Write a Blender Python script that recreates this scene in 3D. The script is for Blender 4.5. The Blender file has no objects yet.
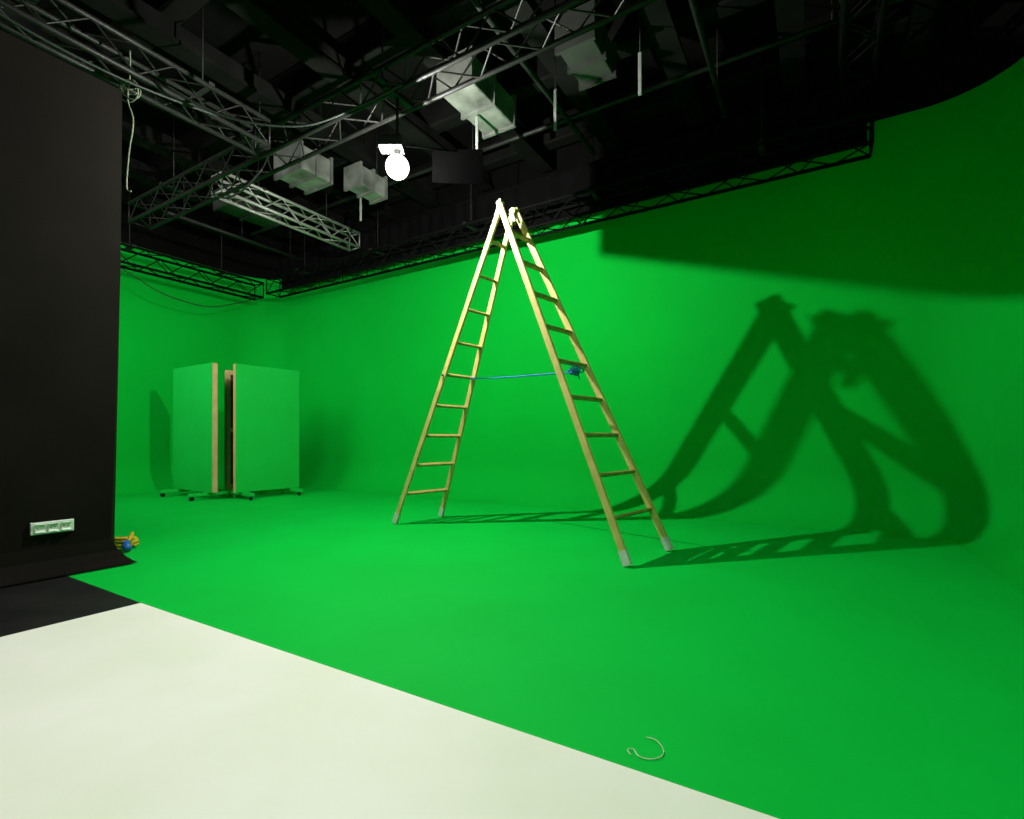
import bpy, math, random
from mathutils import Vector, Matrix
random.seed(4)
S=0.85
scene=bpy.context.scene
scene.view_settings.view_transform='Standard'
scene.view_settings.look='None'
COL=scene.collection
U=Vector((-.8542,.5200,0)); V=Vector((.5200,.8542,0)); ZA=Vector((0,0,1))
def P(u,v,z=0): return (U*u+V*v+ZA*z)*S
def H(x,y,z=0): return Vector((x,y,z))*S

# ---------------- materials ----------------
def mat(name,col,rough=.6,metal=0,emit=None,estr=0,noise=0,nscale=4,col2=None,bump=0,bscale=40,spec=.5,coords='Object'):
    m=bpy.data.materials.new(name); m.use_nodes=True
    nt=m.node_tree; b=nt.nodes['Principled BSDF']
    b.inputs['Base Color'].default_value=(*col,1); b.inputs['Roughness'].default_value=rough
    b.inputs['Metallic'].default_value=metal
    b.inputs['Specular IOR Level'].default_value=spec
    tc=nt.nodes.new('ShaderNodeTexCoord')
    if col2 is not None:
        n=nt.nodes.new('ShaderNodeTexNoise'); n.inputs['Scale'].default_value=nscale; n.inputs['Detail'].default_value=6
        r=nt.nodes.new('ShaderNodeValToRGB'); r.color_ramp.elements[0].position=.35; r.color_ramp.elements[1].position=.68
        r.color_ramp.elements[0].color=(*col,1); r.color_ramp.elements[1].color=(*col2,1)
        nt.links.new(tc.outputs[coords],n.inputs['Vector']); nt.links.new(n.outputs['Fac'],r.inputs['Fac']); nt.links.new(r.outputs['Color'],b.inputs['Base Color'])
    if bump:
        n2=nt.nodes.new('ShaderNodeTexNoise'); n2.inputs['Scale'].default_value=bscale; n2.inputs['Detail'].default_value=4
        bp=nt.nodes.new('ShaderNodeBump'); bp.inputs['Strength'].default_value=bump; bp.inputs['Distance'].default_value=.01
        nt.links.new(tc.outputs[coords],n2.inputs['Vector']); nt.links.new(n2.outputs['Fac'],bp.inputs['Height']); nt.links.new(bp.outputs['Normal'],b.inputs['Normal'])
    if emit:
        b.inputs['Emission Color'].default_value=(*emit,1); b.inputs['Emission Strength'].default_value=estr
    return m
M_green=mat('chroma_green_paint',(.0010,.47,.036),.8,col2=(.0015,.44,.033),nscale=1.2,bump=.06,bscale=60,spec=.05)
M_greenf=mat('chroma_green_floor',(.0010,.50,.048),.7,col2=(.0015,.46,.042),nscale=1.6,bump=.05,bscale=80,spec=.07)
M_flat=mat('green_flat_paint',(.004,.50,.060),.65,col2=(.006,.46,.05),nscale=3,spec=.15)
M_white=mat('white_floor_paint',(.88,.88,.80),.6,col2=(.80,.83,.68),nscale=1.8,bump=.05,bscale=50,spec=.2)
M_blackf=mat('black_floor',(.006,.006,.006),.6,col2=(.014,.013,.012),nscale=5,spec=.2)
M_blackw=mat('black_backdrop',(.0060,.0045,.0033),.8,col2=(.0095,.0072,.0053),nscale=2,bump=.15,bscale=8,spec=.08)
M_drape=mat('shade_drape_cloth',(.003,.003,.003),.9,col2=(.005,.005,.005),nscale=4,spec=.05)
M_ceil=mat('dark_ceiling',(.003,.003,.0026),.9,col2=(.005,.0048,.0043),nscale=2,spec=.06)
M_beam=mat('dark_beam',(.0032,.0034,.0028),.8,col2=(.0075,.0078,.0065),nscale=3,spec=.08)
M_truss=mat('dark_truss',(.020,.020,.018),.5,metal=.3,col2=(.012,.012,.011),nscale=8,spec=.3)
M_truss2=mat('black_truss',(.006,.006,.0055),.7,col2=(.004,.004,.0035),nscale=8,spec=.06)
M_alu=mat('bare_aluminium_truss',(.40,.40,.36),.45,metal=.4,col2=(.28,.28,.25),nscale=8)
M_duct_shade=mat('shaded_galvanised_duct',(.035,.037,.031),.6,metal=.2,col2=(.022,.023,.02),nscale=5)  # ceiling shade put into the metal colour
M_duct_lit=mat('lit_galvanised_duct',(.24,.25,.22),.5,metal=.2,col2=(.06,.063,.055),nscale=3.5)  # same duct metal with the lamplight put into its colour
M_steel=mat('steel_bracket',(.35,.37,.33),.5,metal=.3,col2=(.25,.26,.24),nscale=9)
M_wood=mat('varnished_ladder_wood',(.60,.49,.165),.5,col2=(.48,.38,.115),nscale=9,spec=.25)
M_rung=mat('ladder_rung_wood',(.42,.33,.10),.5,col2=(.29,.22,.065),nscale=12,spec=.25)
M_cap=mat('pale_foot_cap',(.62,.66,.60),.5,col2=(.5,.54,.48),nscale=20)
M_rope=mat('blue_rope',(.01,.16,.55),.6,col2=(.01,.10,.38),nscale=60)
M_dark=mat('dark_metal',(.012,.012,.012),.6,col2=(.022,.022,.022),nscale=20,spec=.2)
M_velvet=mat('matt_black_flap',(.0003,.0003,.0003),.95,col2=(.0004,.0004,.0004),nscale=20,spec=0)
M_pine=mat('pine_frame',(.62,.42,.20),.6,col2=(.5,.32,.14),nscale=7)
M_brown=mat('brown_hardboard',(.045,.022,.010),.7,col2=(.07,.035,.017),nscale=6)
M_pl=mat('outlet_plastic',(.72,.78,.70),.35,col2=(.68,.74,.66),nscale=10)
M_hole=mat('outlet_hole',(.03,.03,.03),.5,col2=(.04,.04,.04),nscale=10)
M_cordw=mat('pale_cord',(.20,.225,.155),.6,col2=(.14,.16,.11),nscale=30)
M_wire=mat('pale_wire',(.6,.7,.5),.6,col2=(.5,.6,.4),nscale=30)
M_cordk=mat('black_cord',(.008,.012,.008),.6,col2=(.012,.016,.012),nscale=30)
M_yel=mat('yellow_rubber',(.65,.42,.02),.5,col2=(.55,.34,.02),nscale=30)
M_blue=mat('blue_plastic',(.02,.12,.5),.4,col2=(.02,.1,.4),nscale=30)
M_bulb=mat('glowing_lamp_tube',(1,1,1),.5,emit=(1,1,.95),estr=104000)
M_glow=bpy.data.materials.new('lamp_glow_shell'); M_glow.use_nodes=True  # added glow around the tiny bulb, stands in for its glare
nt=M_glow.node_tree; nt.nodes.clear()
o_=nt.nodes.new('ShaderNodeOutputMaterial'); mx=nt.nodes.new('ShaderNodeMixShader'); tr=nt.nodes.new('ShaderNodeBsdfTransparent'); em=nt.nodes.new('ShaderNodeEmission')
em.inputs['Color'].default_value=(1,1,.94,1); em.inputs['Strength'].default_value=40; mx.inputs[0].default_value=.08
nt.links.new(tr.outputs[0],mx.inputs[1]); nt.links.new(em.outputs[0],mx.inputs[2]); nt.links.new(mx.outputs[0],o_.inputs[0])

# ---------------- mesh builder ----------------
class MB:
    def __init__(s): s.v=[]; s.f=[]; s.sm=[]
    def add(s,vs,fs,sm=False):
        o=len(s.v); s.v+= [tuple(x) for x in vs]; s.f+=[tuple(i+o for i in f) for f in fs]; s.sm+=[sm]*len(fs)
        return s
    def obox(s,c,a,b,d,la,lb,ld,bev=0):
        c=Vector(c);a=Vector(a).normalized();b=Vector(b).normalized();d=Vector(d).normalized()
        la/=2;lb/=2;ld/=2
        if bev<=0:
            prof=[(-lb,-ld),(lb,-ld),(lb,ld),(-lb,ld)]
        else:
            e=bev
            prof=[(-lb+e,-ld),(lb-e,-ld),(lb,-ld+e),(lb,ld-e),(lb-e,ld),(-lb+e,ld),(-lb,ld-e),(-lb,-ld+e)]
        n=len(prof)
        vs=[c-a*la+b*p+d*q for p,q in prof]+[c+a*la+b*p+d*q for p,q in prof]
        fs=[(i,(i+1)%n,n+(i+1)%n,n+i) for i in range(n)]+[tuple(range(n))[::-1],tuple(range(n,2*n))]
        return s.add(vs,fs)
    def tube(s,pts,r,n=6,caps=True,radii=None):
        pts=[Vector(p) for p in pts]
        t0=(pts[1]-pts[0]).normalized()
        ref=Vector((0,0,1)) if abs(t0.z)<.9 else Vector((1,0,0))
        nrm=t0.cross(ref).normalized()
        vs=[];N=len(pts)
        for i,p in enumerate(pts):
            t=(pts[min(i+1,N-1)]-pts[max(i-1,0)])
            if t.length<1e-9:t=t0
            t.normalize()
            nrm=(nrm-t*nrm.dot(t))
            if nrm.length<1e-6: nrm=t.orthogonal()
            nrm.normalize(); bn=t.cross(nrm)
            rr=radii[i] if radii else r
            for k in range(n):
                a=2*math.pi*k/n; vs.append(p+(nrm*math.cos(a)+bn*math.sin(a))*rr)
        fs=[]
        for i in range(N-1):
            for k in range(n):
                fs.append((i*n+k,i*n+(k+1)%n,(i+1)*n+(k+1)%n,(i+1)*n+k))
        if caps: fs+= [tuple(range(n))[::-1],tuple((N-1)*n+k for k in range(n))]
        return s.add(vs,fs,True)
    def sphere(s,c,r,nu=16,nv=10):
        c=Vector(c); vs=[c+Vector((0,0,r))]
        for j in range(1,nv):
            th=math.pi*j/nv
            for k in range(nu):
                a=2*math.pi*k/nu; vs.append(c+Vector((math.sin(th)*math.cos(a),math.sin(th)*math.sin(a),math.cos(th)))*r)
        vs.append(c-Vector((0,0,r))); fs=[]
        for k in range(nu): fs.append((0,1+k,1+(k+1)%nu))
        for j in range(nv-2):
            for k in range(nu): fs.append((1+j*nu+k,1+(j+1)*nu+k,1+(j+1)*nu+(k+1)%nu,1+j*nu+(k+1)%nu))
        b=len(vs)-1
        for k in range(nu): fs.append((b,1+(nv-2)*nu+(k+1)%nu,1+(nv-2)*nu+k))
        return s.add(vs,fs,True)
def smooth(pts,k=8):
    pts=[Vector(p) for p in pts]; out=[]
    for i in range(len(pts)-1):
        p0=pts[max(i-1,0)];p1=pts[i];p2=pts[i+1];p3=pts[min(i+2,len(pts)-1)]
        for j in range(k):
            t=j/k
            out.append(.5*((2*p1)+(p2-p0)*t+(2*p0-5*p1+4*p2-p3)*t*t+(3*p1-p0-3*p2+p3)*t**3))
    out.append(pts[-1]); return out
WORLDM={}
def link(o,parent=None,world=Matrix.Identity(4)):
    COL.objects.link(o)
    if parent:
        o.parent=parent; o.matrix_parent_inverse=WORLDM[parent.name].inverted()
    WORLDM[o.name]=world.copy()
def deco(o,label,cat,group,kind):
    if label:o['label']=label
    if cat:o['category']=cat
    if group:o['group']=group
    if kind:o['kind']=kind
def mk(name,mb,m,parent=None,label=None,cat=None,group=None,kind=None):
    me=bpy.data.meshes.new(name)
    xs=[v[0] for v in mb.v];ys=[v[1] for v in mb.v];zs=[v[2] for v in mb.v]
    base=Vector(((min(xs)+max(xs))/2,(min(ys)+max(ys))/2,min(zs)))
    me.from_pydata([tuple(Vector(v)-base) for v in mb.v],[],mb.f)
    for p,s in zip(me.polygons,mb.sm): p.use_smooth=s
    me.materials.append(m); me.update()
    o=bpy.data.objects.new(name,me)
    link(o,parent,Matrix.Translation(base)); o.location=base
    deco(o,label,cat,group,kind); return o
def empty(name,loc,label=None,cat=None,group=None,parent=None):
    o=bpy.data.objects.new(name,None); o.empty_display_size=.1
    link(o,parent,Matrix.Translation(Vector(loc))); o.location=Vector(loc)
    deco(o,label,cat,group,None); return o

# ---------------- room shell ----------------
UR,UL,VB=-1.75,10.9,7.0
RC,RF=.8,.62; WT=4.6
def floorpoly(name,pts,m,z=0):
    mb=MB(); n=len(pts)
    mb.add([P(u,v,z) for u,v in pts]+[P(u,v,z-.1) for u,v in pts],[tuple(range(n)),tuple(range(n,2*n))[::-1]]+[(i,n+i,n+(i+1)%n,(i+1)%n) for i in range(n)])
    return mk(name,mb,m,kind='structure')
VE=1.42
def ve(u): return 1.42+(3.5-u)*.0195
def arc(cu,cv,a0,a1,n=12):
    return [(cu+RC*math.cos(math.radians(a0+(a1-a0)*i/n)),cv+RC*math.sin(math.radians(a0+(a1-a0)*i/n)),-math.cos(math.radians(a0+(a1-a0)*i/n)),-math.sin(math.radians(a0+(a1-a0)*i/n))) for i in range(n+1)]
right=[(UR,v,1,0) for v in (-1.5,0,1.6,3,5,VB-RC)]
c1=arc(UR+RC,VB-RC,180,90); c2=arc(UL-RC,VB-RC,90,0)
back=[(u,VB,0,-1) for u in (0,2,4,6,8)]
left=[(UL,v,-1,0) for v in (VB-RC,4,2,0)]
def cyc(name,path):
    mb=MB(); prof=[]
    for i in range(13):
        a=math.pi/2*i/12; prof.append((RF-RF*math.sin(a),RF-RF*math.cos(a)))
    prof+=[(0,1.5),(0,3),(0,WT)]
    vs=[];n=len(prof)
    for u,v,nu,nv in path:
        for o,z in prof: vs.append(P(u+nu*o,v+nv*o,z))
    fs=[(i*n+k,i*n+k+1,(i+1)*n+k+1,(i+1)*n+k) for i in range(len(path)-1) for k in range(n-1)]
    mb.add(vs,fs,True); return mk(name,mb,M_green,kind='structure')
cyc('wall_right',right+c1[1:7])
cyc('wall_back',c1[6:]+back+c2[:7])
cyc('wall_left',c2[6:]+left[1:])
full=right+c1[1:]+back+c2+left[1:]
ins=[(u+nu*RF,v+nv*RF) for u,v,nu,nv in full]
gp=[(UR+RF,ve(UR+RF))]+[p for p in ins if p[1]>1.55]+[(UL-RF,VE),(3.5,VE)]
floorpoly('floor',gp,M_greenf)
floorpoly('floor.001',[(UR+RF,-6),(UR+RF,ve(UR+RF)),(3.5,VE),(3.5,-6)],M_white)
floorpoly('floor.002',[(3.5,-6),(3.5,VE),(UL-RF,VE),(UL-RF,-6)],M_blackf)
mb=MB(); vs=[]
for u,v,nu,nv in full:
    vs+=[P(u-nu*.03,v-nv*.03,WT-.02),P(u-nu*.03,v-nv*.03,5.75)]
mb.add(vs,[(2*i,2*i+1,2*i+3,2*i+2) for i in range(len(full)-1)]); mk('wall_upper',mb,M_ceil,kind='structure')
mb=MB(); mb.obox(P(4.6,.5,5.8),U,V,ZA,13.2*S,13.6*S,.1*S); mk('ceiling',mb,M_ceil,kind='structure')
k=1
for v in (-.4,1.1,2.6,4.1,5.5,6.7):
    mb=MB(); mb.obox(P(4.6,v,5.56),U,V,ZA,12.6*S,.22*S,.38*S,.02); mk('trim_%d'%k,mb,M_beam,kind='structure'); k+=1
for i in range(11):
    u=-.9+i*1.12
    mb=MB(); mb.obox(P(u,3,5.27),V,U,ZA,7.8*S,.13*S,.2*S)
    mb.obox(P(u,3,5.15),V,U,ZA,7.8*S,.24*S,.04*S); mk('trim_%d'%k,mb,M_beam,kind='structure'); k+=1
# black partition with paper lip
UW=4.78
mb=MB(); prof=[(-.16,.012),(-.10,.02),(-.05,.05),(-.015,.11),(0,.2),(0,.5),(0,1),(0,2.4),(0,3.8),(.1,3.8),(.1,0)]
pv=[-4,-2,0,1,1.5,1.81]; vs=[]
def endshift(z):
    if z>.2: return -.075*max(0,1-(z-.2)/2.6)
    return -.075+.13*((.2-z)/.2)**1.5
for i,v in enumerate(pv):
    for j,(a,z) in enumerate(prof): vs.append(P(UW+a,v+(endshift(z) if i==5 and j<10 else (-.02 if i==5 else 0)),z))
n=len(prof)
fs=[(i*n+j,i*n+(j+1),(i+1)*n+(j+1),(i+1)*n+j) for i in range(len(pv)-1) for j in range(n-1)]
fs.append(tuple((len(pv)-1)*n+j for j in range(n)))
mb.add(vs,fs); mk('wall_front',mb,M_blackw,kind='structure')

# black pleated drape, added behind the wall truss to darken the area there
mb=MB(); vs=[]; N=240
for i in range(N+1):
    u=-.48+10.5*i/N; w=.025*math.sin(i*1.1)
    vs+=[P(u,6.74+w,4.24+.01*math.sin(i*.37)),P(u,6.74+w*.6,4.95)]
mb.add(vs,[(2*i,2*i+1,2*i+3,2*i+2) for i in range(N)],True)
vd=empty('shade_drape',P(4.7,6.74,4.24),'pleated black cloth added to darken the area above the green wall','drape')
mk('cloth',mb,M_drape,vd)
mk('shade_drape_rail',MB().tube([P(-.48,6.74,4.95),P(10.02,6.74,4.95)],.02,8),M_drape,vd)
for i in range(6):
    q=P(.2+i*1.95,6.74,4.95); mk('rail_hanger',MB().tube([q,Vector((q.x,q.y,5.74*S))],.007,6),M_drape,vd)

# ---------------- power outlet ----------------
oc=P(UW-.012,1.375,.35)
out=empty('power_outlet',oc,'white plastic triple wall socket on the black partition','power outlet')
mb=MB(); mb.obox(oc,V,ZA,U,.205,.075,.018,.004); mk('cover_plate',mb,M_pl,out)
for i in (-1,0,1):
    c=oc+V*i*.062-U*.0105
    mb=MB(); ring=[c+V*.024*math.cos(a)+ZA*.024*math.sin(a) for a in [2*math.pi*j/20 for j in range(21)]]
    mb.tube(ring,.003,6,False); mb.obox(c+U*.001,V,ZA,U,.048,.048,.003,.014)
    so=mk('socket',mb,M_pl,out)
    for s2 in(-1,1): mk('contact_hole',MB().tube([c+V*.0095*s2,c+V*.0095*s2-U*.002],.003,8),M_hole,so)

# ---------------- stepladder ----------------
W=Vector((.659,.752,0)).normalized()
F1=H(-1.36,5.81);F2=H(-.90,6.33);F3=H(.894,3.86);F4=H(1.39,4.40)
AC=H(-.045,5.10,3.36)
lad=empty('stepladder',(H(0,5.11)),'tall varnished wooden double stepladder standing open on the green floor','stepladder')
def section(fa,fb,hw,name):
    lift=Vector((0,0,.014)); fa=fa+lift; fb=fb+lift
    fmid=(fa+fb)/2; ta=AC-W*hw*S; tb=AC+W*hw*S
    ax=(AC-fmid).normalized(); dn=ax.cross(W).normalized()
    secs=empty(name,fmid,parent=lad)
    for f,t in((fa,ta),(fb,tb)):
        a=(t-f).normalized(); w=(W-a*W.dot(a)).normalized(); d=a.cross(w)
        t2=t+a*.015
        mk('rail',MB().obox((f+t2)/2,a,w,d,(t2-f).length,.024,.056,.005),M_wood,secs)
        mk('foot_cap',MB().obox(f+a*.05,a,w,d,.10,.031,.063,.004),M_cap,secs,label='pale metal foot cap')
    for k in range(9):
        z=(.345+.334*k)*S; t=z/AC.z
        a=fa.lerp(ta,t); b=fb.lerp(tb,t); 
        mk('rung',MB().obox((a+b)/2,W,dn,ax,(b-a).length,.042,.024,.006),M_rung,secs)
section(F1,F2,.092,'ladder_section'); section(F3,F4,.126,'ladder_section')
for sg in(-1,1):
    c=AC+W*sg*.110*S
    mb=MB(); mb.tube([c-W*.035,c+W*.035],.009,10)
    dd=W.cross(ZA)
    mb.obox(c+W*sg*.030-ZA*.05,(ZA*1+dd*.38),W,dd,.13,.005,.028,.002)
    mb.obox(c-W*sg*.030-ZA*.05,(ZA*1-dd*.38),W,dd,.13,.005,.028,.002)
    mk('hinge',mb,M_steel,lad,label='steel top hinge')
def onrail(f,sg,hw,z):
    t=z*S/AC.z; return f.lerp(AC+W*sg*hw*S,t)
r1=onrail(F1,-1,.092,1.68); r1b=onrail(F2,1,.092,1.68); r2=onrail(F3,-1,.126,1.60); r2b=onrail(F4,1,.126,1.62)
m2=r2.lerp(r2b,.55); m1=r1b.lerp(r1,.15); mid=(m1+m2)/2-ZA*.01
mb=MB(); mb.tube(smooth([m1,m1.lerp(mid,.5)-ZA*.005,mid,mid.lerp(m2,.5),m2],6),.0065,6)
for q in range(6):
    cc=m2+Vector((random.uniform(-.03,.03),random.uniform(-.02,.02),random.uniform(-.02,.02)))
    rx=random.uniform(.02,.045); rz=random.uniform(.012,.03)
    mb.tube([cc+Vector((rx*math.cos(a),.03*math.sin(a+q),rz*math.sin(a))) for a in [2*math.pi*j/14 for j in range(15)]],.005,5)
mb.tube(smooth([m2,m2+Vector((.02,0,-.03)),m2+Vector((.03,0,-.06))],5),.005,5)
mk('tie_rope',mb,M_rope,lad,label='knotted blue rope tying both sides')
mk('cord_wrap',MB().tube([r1-W*.03,r1b+W*.02],.010,6),M_cordk,lad,label='dark cord wrapped between rails')

# ---------------- rolling flats ----------------
def flat(p,q,h,front,name_lab,gap=.10,feet=(.12,.88),fl=.28):
    p=Vector(p);q=Vector(q); a=(q-p).normalized(); L=(q-p).length
    n=Vector((a.y,-a.x,0)); n=n if n.dot(front)>0 else -n
    e=empty('rolling_flat',(p+q)/2,name_lab,'scenery flat','rolling green studio flats')
    zc=(gap+h)/2; hh=h-gap
    mk('painted_panel',MB().obox((p+q)/2+ZA*zc-n*.006,a,ZA,n,L,hh,.012,.002),M_flat,e)
    mk('back_board',MB().obox((p+q)/2+ZA*zc-n*.017,a,ZA,n,L-.08,hh-.08,.008),M_brown,e,label='dark brown hardboard backing')
    mb=MB(); D=.07
    for t in(.0,.5,1.):
        c=p+a*(.025+(L-.05)*t)-n*(.0125+D/2); mb.obox(c+ZA*zc,ZA,a,n,hh,.05,D,.003)
    for z in(gap+.03,(gap+h)/2,h-.035):
        mb.obox((p+q)/2+ZA*z-n*(.0125+D/2),a,ZA,n,L-.06,.06,D-.004,.003)
    mk('timber_frame',mb,M_pine,e,label='bare pine frame')
    for t in feet:
        c=p+a*L*t-n*.05
        fo=mk('outrigger',MB().obox(c+ZA*(gap-.0225),n,a,ZA,fl*2,.06,.045,.004),M_flat,e)
        for s2 in(-1,1):
            cc=c+n*s2*(fl-.04)
            mb=MB(); mb.tube([cc+ZA*.03-a*.013,cc+ZA*.03+a*.013],.03,14)
            mb.tube([cc+ZA*.03,cc+ZA*(gap-.044)],.012,6); mk('caster',mb,M_flat if s2<0 else M_dark,fo)
flat(H(-5.93,8.75),H(-4.82,8.02),2.21*S,Vector((0,-1,0)),'green painted rolling flat standing by the far corner')
flat(H(-4.45,8.06),H(-3.80,8.93),2.20*S,Vector((0,-1,0)),'green painted rolling flat with plain front face')
flat(H(-4.98,8.66),H(-4.40,9.45),2.17*S,Vector((0,1,0)),'rolling flat turned to show timber frame and brown back',feet=(.5,),fl=.16)

# ---------------- trusses ----------------
def truss(a,b,s,m,lab,grp='overhead lighting trusses',rods=3,rc=.020,rl=.008,top=5.74):
    a=Vector(a);b=Vector(b); ax=(b-a).normalized(); sd=ax.cross(ZA).normalized()
    e=empty('lighting_truss',(a+b)/2,lab,'truss',grp)
    L=(b-a).length; n=max(2,int(L/(s*1.1))); h=s/2
    cor=[(-h,0),(h,0),(h,s),(-h,s)]
    for x,z in cor: mk('chord_tube',MB().tube([a+sd*x+ZA*z,b+sd*x+ZA*z],rc,8),m,e)
    mb=MB()
    for f in range(4):
        c0=cor[f];c1_=cor[(f+1)%4]; pts=[]
        for i in range(n+1):
            c=c0 if i%2==0 else c1_
            pts.append(a+ax*(L*i/n)+sd*c[0]+ZA*c[1])
        for i in range(n): mb.tube([pts[i],pts[i+1]],rl,5,False)
    for t in (0,1):
        for f in range(4):
            c0=cor[f];c1_=cor[(f+1)%4]; q=a+ax*L*t
            mb.tube([q+sd*c0[0]+ZA*c0[1],q+sd*c1_[0]+ZA*c1_[1]],rl*1.3,5)
    mk('lacing',mb,m,e)
    for i in range(rods):
        q=a+ax*L*((i+.5)/rods)+ZA*s
        mb=MB(); mb.tube([q,Vector((q.x,q.y,top*S))],.007,6); mb.obox(q+ZA*.01,sd,ax,ZA,s+.06,.05,.03)
        mk('suspension_rod',mb,M_dark,e)
truss(P(-.5,6.5,4.06),P(9.95,6.5,4.06),.26,M_truss2,'dark metal box truss hung along the green wall',rods=5)
truss(P(10.15,1.6,3.97),P(10.15,6.3,3.97),.26,M_truss2,'dark metal box truss hung before the far green wall')
truss(P(7.2,3.85,4.45),P(7.2,6.3,4.45),.22,M_alu,'bare aluminium box truss lit by the lamp',rods=2)
truss(P(-1.5,3.64,4.32),P(9,3.64,4.32),.24,M_truss,'dark box truss carrying the glowing lamp',rods=5)
truss(P(5.45,-.5,4.32),P(5.45,3.42,4.32),.24,M_truss,'dark box truss with a coiled cord hanging from it')
truss(P(-.35,.8,4.66),P(-.35,6.3,4.66),.24,M_truss2,'dark box truss meeting the wall truss')
def pipe(a,b,r,lab,m=M_truss,top=5.74):
    a=Vector(a);b=Vector(b)
    e=empty('lighting_pipe',(a+b)/2,lab,'pipe','overhead lighting pipes')
    mk('pipe_tube',MB().tube([a,b],r,10),m,e)
    for t in(.1,.5,.9):
        q=a.lerp(b,t); mk('hanger_wire',MB().tube([q,Vector((q.x,q.y,top*S))],.006,5),M_dark,e)
pipe(P(2.5,1,4.75),P(2.5,6.2,4.75),.025,'dark overhead pipe on hanger wires')
pipe(P(.9,1,4.72),P(.9,6.2,4.72),.025,'dark overhead pipe on hanger wires')
pipe(P(-1.2,5.75,5.02),P(9.5,5.75,5.02),.025,'dark overhead pipe on hanger wires')
pipe(P(8.6,3.85,4.5),P(8.6,6.2,4.5),.025,'dark overhead pipe on hanger wires')

# ---------------- ducts ----------------
def duct(u,v,z,lu,lv,hh,lab,m=M_duct_shade):
    e=empty('ventilation_duct',P(u,v,z),lab,'duct','galvanised ceiling ducts')
    mk('duct_box',MB().obox(P(u,v,z+hh/2),V,U,ZA,lv*S,lu*S,hh*S,.008),m,e)
    for t in(-.5,0,.5): 
        mk('flange',MB().obox(P(u,v+t*lv*.98,z+hh/2),V,U,ZA,.03,(lu+.06)*S,(hh+.06)*S),m,e)
    for a in(-.4,.4):
        mk('hanger_rod',MB().tube([P(u+a*lu,v+.2*lv,z+hh),P(u+a*lu,v+.2*lv,5.74)],.006,5),M_dark,e)
duct(3.35,4.75,4.80,.42,.9,.32,'galvanised box duct coloured pale as lit by the lamp',M_duct_lit)
duct(2.0,4.75,4.82,.36,.6,.30,'galvanised box duct under the dark ceiling')
duct(6.25,4.55,4.68,.55,.5,.32,'galvanised box duct coloured as lit near the aluminium truss',M_duct_lit)
duct(5.75,5.25,4.66,.30,.5,.28,'small galvanised box duct near the lamp',M_duct_lit)
duct(.3,3.4,4.92,.5,2.2,.20,'long galvanised duct under the dark ceiling')
duct(8.2,4.9,4.75,.4,.9,.26,'galvanised box duct above the far corner')

for (x,y,z0,tp) in ((-.41,5.85,4.34,4.8),(.45,5.2,4.20,5.74),(1.28,5.0,4.43,5.74),(-2.3,7.6,4.3,4.66),(-1.5,6.6,4.4,5.74)):
    b=H(x,y,z0); e=empty('hanging_bracket',b,'pale steel drop bracket hanging from ceiling','bracket','steel drop brackets')
    L=min(.36,(tp-z0)*S-.01)
    mk('strap',MB().obox(b+ZA*L/2,ZA,U,V,L,.03,.015,.003),M_steel,e)
    mb=MB(); mb.tube([b+ZA*L*.8,Vector((b.x,b.y,tp*S-.002))],.006,5); mk('rod',mb,M_dark,e)

# ---------------- cords ----------------
def cord(name,pts,r,m,lab,cat='cable',grp=None,extra=None):
    mb=MB(); mb.tube(smooth(pts,8),r,6)
    if extra: extra(mb)
    return mk(name,mb,m,label=lab,cat=cat,group=grp)
def loops(mb):
    c=H(-3.50,4.58,4.26)
    for q in range(5):
        rx=.03+.014*q; rz=.035+.008*q
        mb.tube([c+Vector((rx*math.cos(a)+.02*math.sin(3*q),.02*math.sin(a+q),rz*math.sin(a)-.02*q)) for a in [2*math.pi*j/18 for j in range(19)]],.005,5)
cord('rope',[H(-3.50,4.58,4.55),H(-3.5,4.58,4.32),H(-3.52,4.58,4.1),H(-3.47,4.58,3.9),H(-3.51,4.58,3.6),H(-3.53,4.58,3.3),H(-3.49,4.58,3.26)],.006,M_cordw,'pale knotted rope hanging from the truss','rope',None,loops)
cord('cable',[P(10.1,3.7,3.94),P(10.1,4.0,3.8),P(10.1,4.5,3.6),P(10.1,5.2,3.55),P(10.1,5.8,3.75),P(10.1,6.2,3.94)],.008,M_cordk,'black cable sagging below the wall truss','cable','black overhead cables')
cord('cable',[P(5.2,2.3,4.30),P(4.9,2.7,4.12),P(4.3,3.1,4.05),P(3.7,3.3,4.15),P(3.3,3.45,4.30)],.010,M_cordk,'black cable draped between the trusses','cable','black overhead cables')
cord('cable',[P(5.25,.6,4.3),P(5.2,1.3,4.15),P(5.2,2.0,4.15),P(5.25,2.8,4.3)],.010,M_cordk,'black cable looped under the truss','cable','black overhead cables')
cord('cable',[P(7,3.64,4.29),P(6.5,3.6,4.1),P(6.1,3.6,4.12),P(5.8,3.64,4.29)],.010,M_cordk,'black cable looped under the truss','cable','black overhead cables')
cx=H(.43,1.60,.004)
cord('wire_scrap',[cx+Vector((-.048,-.025,0)),cx+Vector((-.052,-.005,.003)),cx+Vector((-.035,.0,0)),cx+Vector((-.028,-.03,0)),cx+Vector((.0,-.042,0)),cx+Vector((.032,-.03,0)),cx+Vector((.046,.0,0)),cx+Vector((.036,.035,.004)),cx+Vector((.015,.055,0))],.0014,M_wire,'thin curled pale wire scrap lying on floor','wire')

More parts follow.
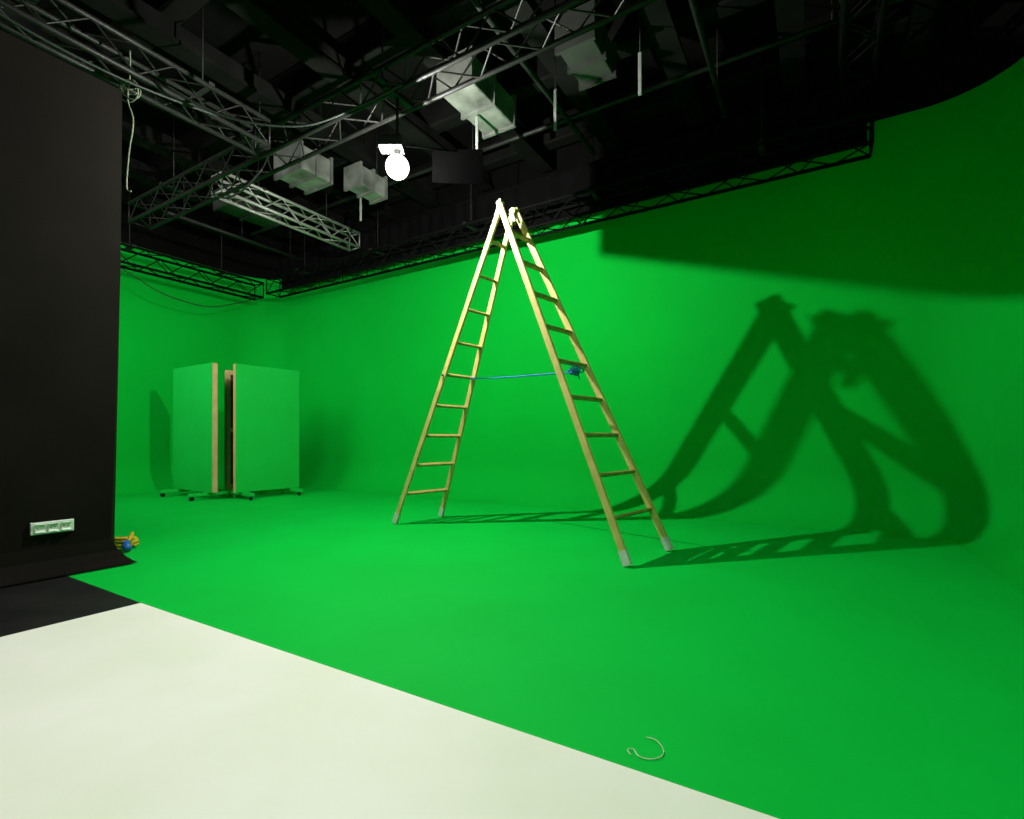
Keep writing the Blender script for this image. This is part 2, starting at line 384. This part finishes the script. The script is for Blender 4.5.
yc=H(-3.52,4.52,0)
e=empty('extension_cable',yc,'yellow coiled extension cable with blue connector behind the partition','extension cable')
mb=MB(); pts=[]
for i in range(80):
    a=i/80*2*math.pi*4.0; rr=.085+.012*math.sin(i*.9); pts.append(yc+Vector((rr*math.cos(a),rr*.9*math.sin(a),.014+.018*(i//20)+.010*(1+math.sin(a*1.0+i//20)))))
mb.tube(pts,.011,7); mb.tube(smooth([pts[-1],yc+Vector((.06,.02,.12)),yc+Vector((.10,-.06,.09)),yc+Vector((.10,-.10,.06))],6),.011,7)
mk('coiled_cord',mb,M_yel,e)
mb=MB(); q=yc+Vector((.10,-.10,.055)); mb.tube([q+Vector((0,.02,.02)),q,q+Vector((.03,-.03,-.015)),q+Vector((.05,-.05,-.025))],.025,12,radii=[.016,.026,.028,.03]); mk('connector_plug',mb,M_blue,e)

# ---------------- lamp ----------------
LP=H(-1.105,4.82,3.61)
lamp=empty('studio_lamp',LP,'glowing white studio lamp with added shade flap hung from truss','studio lamp')
mk('lamp_bulb',MB().sphere(LP,.010),M_bulb,lamp,label='intensely glowing white bulb')
mk('glow_shell',MB().sphere(LP,.095,28,18),M_glow,lamp,label='glowing globe added to widen the bright spot of the bulb')
mk('lamp_socket',MB().tube([LP+ZA*.012,LP+ZA*.05,LP+ZA*.09,LP+ZA*.135],.014,14,radii=[.007,.012,.016,.03]),M_steel,lamp)
hc=LP+Vector((-.045,.0,.185))
mb=MB(); mb.obox(hc,Vector((1,0,0)),Vector((0,1,0)),ZA,.19,.13,.10,.015)
for i in range(6): mb.obox(hc+Vector((-.075+.03*i,0,.055)),Vector((0,1,0)),Vector((1,0,0)),ZA,.12,.006,.02)
mk('lamp_housing',mb,M_dark,lamp,label='black finned lamp housing')
mb=MB(); mb.tube([LP+ZA*.23,Vector((LP.x,LP.y,4.30*S))],.012,8)
mb.obox(Vector((LP.x,LP.y,4.282*S)),U,V,ZA,.06,.30,.02); mk('suspension_yoke',mb,M_dark,lamp)
f=.12  # added flap, edge set to cast the dark band on the upper wall
E1=LP+Vector((2.4,2.58,.09))*S*f; E2=LP+Vector((6.9,-.2,-1.52))*S*f
mb=MB(); up=ZA*.34*S; th=(E2-E1).cross(ZA).normalized()*.002
mb.add([E1-th,E2-th,E2+up-th,E1+up-th,E1+th,E2+th,E2+up+th,E1+up+th],[(0,1,2,3),(7,6,5,4),(0,4,5,1),(1,5,6,2),(2,6,7,3),(3,7,4,0)])
mk('shade_flap',mb,M_velvet,lamp,label='matt black flap added to shade the upper wall')
mk('shade_flap_arm',MB().tube([LP+ZA*.18,(E1+E2)/2+up*.95],.006,6),M_velvet,lamp)

# ---------------- lights ----------------
def area(name,loc,target,size,power,col=(1,1,.96),spread=180):
    l=bpy.data.lights.new(name,'AREA'); l.shape='DISK'; l.size=size; l.energy=power; l.color=col; l.spread=math.radians(spread)
    o=bpy.data.objects.new(name,l); COL.objects.link(o); o.location=loc
    o.rotation_euler=(Vector(target)-Vector(loc)).to_track_quat('-Z','Y').to_euler(); return o
area('softbox_light',P(1.4,-.4,4.9),P(1.2,1.0,0),1.8,50,spread=130)
area('softbox_light.001',P(7.6,.6,4.4),P(9.6,6.2,2.0),2.8,68,spread=110)
w=bpy.data.worlds.new('World'); scene.world=w; w.use_nodes=True
w.node_tree.nodes['Background'].inputs[0].default_value=(.5,.6,.5,1); w.node_tree.nodes['Background'].inputs[1].default_value=.01

# ---------------- camera ----------------
cam=bpy.data.cameras.new('Camera'); cam.sensor_width=36; cam.lens=36*500/1024; cam.shift_y=28.5/1024; cam.clip_start=.02
co=bpy.data.objects.new('Camera',cam); COL.objects.link(co); co.location=(0,0,S); co.rotation_euler=(math.pi/2,0,0)
scene.camera=co
